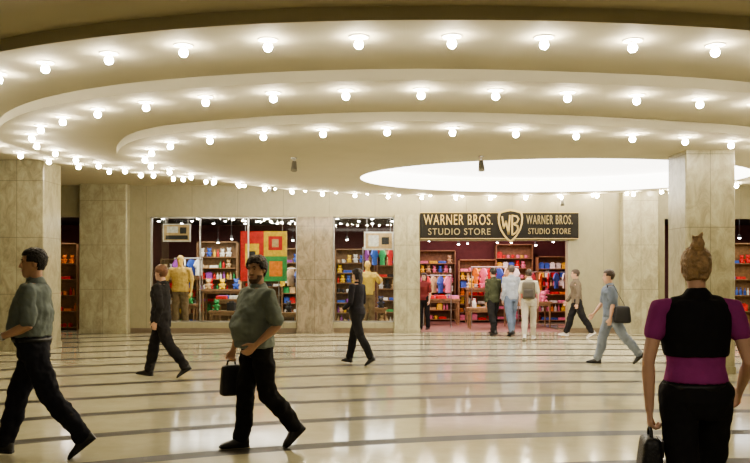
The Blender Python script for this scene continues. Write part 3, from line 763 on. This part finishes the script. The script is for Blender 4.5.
p, i8, ch8 = person('woman with pinned-up blonde hair in black vest and purple top', (PX(696,Y8), Y8), -4, 1.76, {'R': (12,4,3), 'L': (-18,18,-30)}, {'R': (-8,14,55,-4), 'L': (-6,13,8,2)},
    cloth('purple', (.30,.05,.21)), cloth('black', (.014,.013,.014)), (.42,.27,.14), 'light', female=True, sleeves='cap', hair='bun', vox=.0065, vest=cloth('vest_black', (.012,.011,.013)), collar=False, curl=(25,60), head=(-10,0), shirt_hem=1.03, wide=1.10)

# mannequins in windows
M_man = mat('mannequin_gold', (.70,.46,.12), .35)
pl = {'R': (3,2,0), 'L': (-3,2,0)}
person('golden shop mannequin dressed in tan in the window', (-5.3, 23.15), 170, 2.05, pl, {'R': (20,30,80,20), 'L': (-5,12,20,0)}, cloth('gold_cloth', (.62,.42,.14)), cloth('dark_tan', (.2,.14,.08)), (.1,.1,.1), mannequin=M_man, collar=False, vox=.016, wide=1.15)
person('golden shop mannequin in yellow behind the window', (-.2, 23.1), 180, 1.9, pl, {'R': (40,30,90,20), 'L': (40,30,90,20)}, cloth('mustard', (.62,.45,.12)), cloth('dark_tan', (.2,.14,.08)), (.1,.1,.1), mannequin=M_man, collar=False, vox=.016)

# bags
M_leather = mat('black_leather', (.015,.014,.016), .45, bump=.3, bscale=60)
def bag(loc, yaw, w, d, h, label, m=M_leather, handle=.1, strap=None):
    me = bake(rbox(w, d, h, min(d, w)*.3, 4), [('SUBSURF', dict(levels=1, render_levels=1))])
    for v in me.vertices: v.co.z -= h+handle; 
    for v in me.vertices:
        t = (v.co.z+handle)/-h; v.co.y *= .7+.4*t; v.co.x *= .88+.2*t
    o = link('bag', me, m, loc=loc, rz=yaw, smooth=True); top(o, label, 'bag')
    b = B(); b.tube([(-w*.22,0,-handle-.02),(-w*.18,0,-handle*.4),(0,0,0),(w*.18,0,-handle*.4),(w*.22,0,-handle-.02)], [.009]*5, 8); link('handle', b.mesh('h'), m, parent=o, smooth=True)
    b = B(); b.box((-w*.34,-d*.50,-handle-h*.5),(w*.34,-d*.36,-handle-h*.08)); link('flap', b.mesh('f'), m, parent=o)
    return o
h = i2['hand']['R']; bag((h.x, h.y, h.z-.01), rad(122+90), .20, .12, .29, 'soft black carry bag held at the side', handle=.05)
h = i8['hand']['L']; bag((h.x, h.y, h.z-.01), rad(80), .24, .12, .20, 'small black handbag hanging from a hand', handle=.05)
# shoulder bag
W, U = i7b['W'], i7b['U']
me = bake(rbox(.30, .13, .30, .055, 4), [('SUBSURF', dict(levels=1, render_levels=1))])
for v in me.vertices:
    t = v.co.z/.30; v.co.x *= 1.05-.2*t; v.co.y *= 1.1-.5*t
c = W(U((-.29, -.14, .78)))
o = link('shoulder_bag', me, M_leather, loc=c, rz=rad(84+90), smooth=True); top(o, 'black shoulder bag slung at the hip on a strap', 'bag')
b = B(); inv = lambda q: Matrix.Rotation(-rad(84+90), 3, 'Z') @ (q-c)
b.tube([inv(W(U(q))) for q in ((-.28,-.02,1.03),(-.24,.06,1.22),(-.15,.05,1.475),(-.15,-.06,1.475),(-.25,-.14,1.25),(-.28,-.24,1.03))], [(.02,.006)]*6, 8, ref=(0,0,1)); link('strap', b.mesh('s'), M_leather, parent=o)
# backpack
W, U = i5['W'], i5['U']
me = bake(rbox(.30, .17, .42, .06, 4), [('SUBSURF', dict(levels=1, render_levels=1))])
c = W(U((0,-.225,1.0)))
o = link('backpack', me, mat('backpack_fabric', (.10,.085,.06), .8), loc=c, rz=rad(-12), smooth=True); top(o, 'dark tan backpack worn on the back', 'backpack')
link('pocket', rbox(.22,.06,.18,.02), mat('backpack_fabric2', (.06,.05,.04), .8), parent=o, loc=(0,-.1,.05))

# ------------------------------------------------------------------ world, camera
w = bpy.data.worlds.new('World'); S.world = w; w.use_nodes = True
w.node_tree.nodes['Background'].inputs[0].default_value = (.9,.85,.7,1); w.node_tree.nodes['Background'].inputs[1].default_value = .05
cam = bpy.data.cameras.new('Camera'); co = bpy.data.objects.new('Camera', cam); COL.objects.link(co)
cam.sensor_width = 36; cam.lens = 36*850/750; cam.shift_y = 40.5/750
if ZOOM:
    z, zx, zy = ZOOM; cam.lens *= z; cam.shift_x = (zx-375)/750*z; cam.shift_y = (272-zy)/750*z
co.location = (0,0,1.6); co.rotation_euler = (rad(90),0,0); S.camera = co
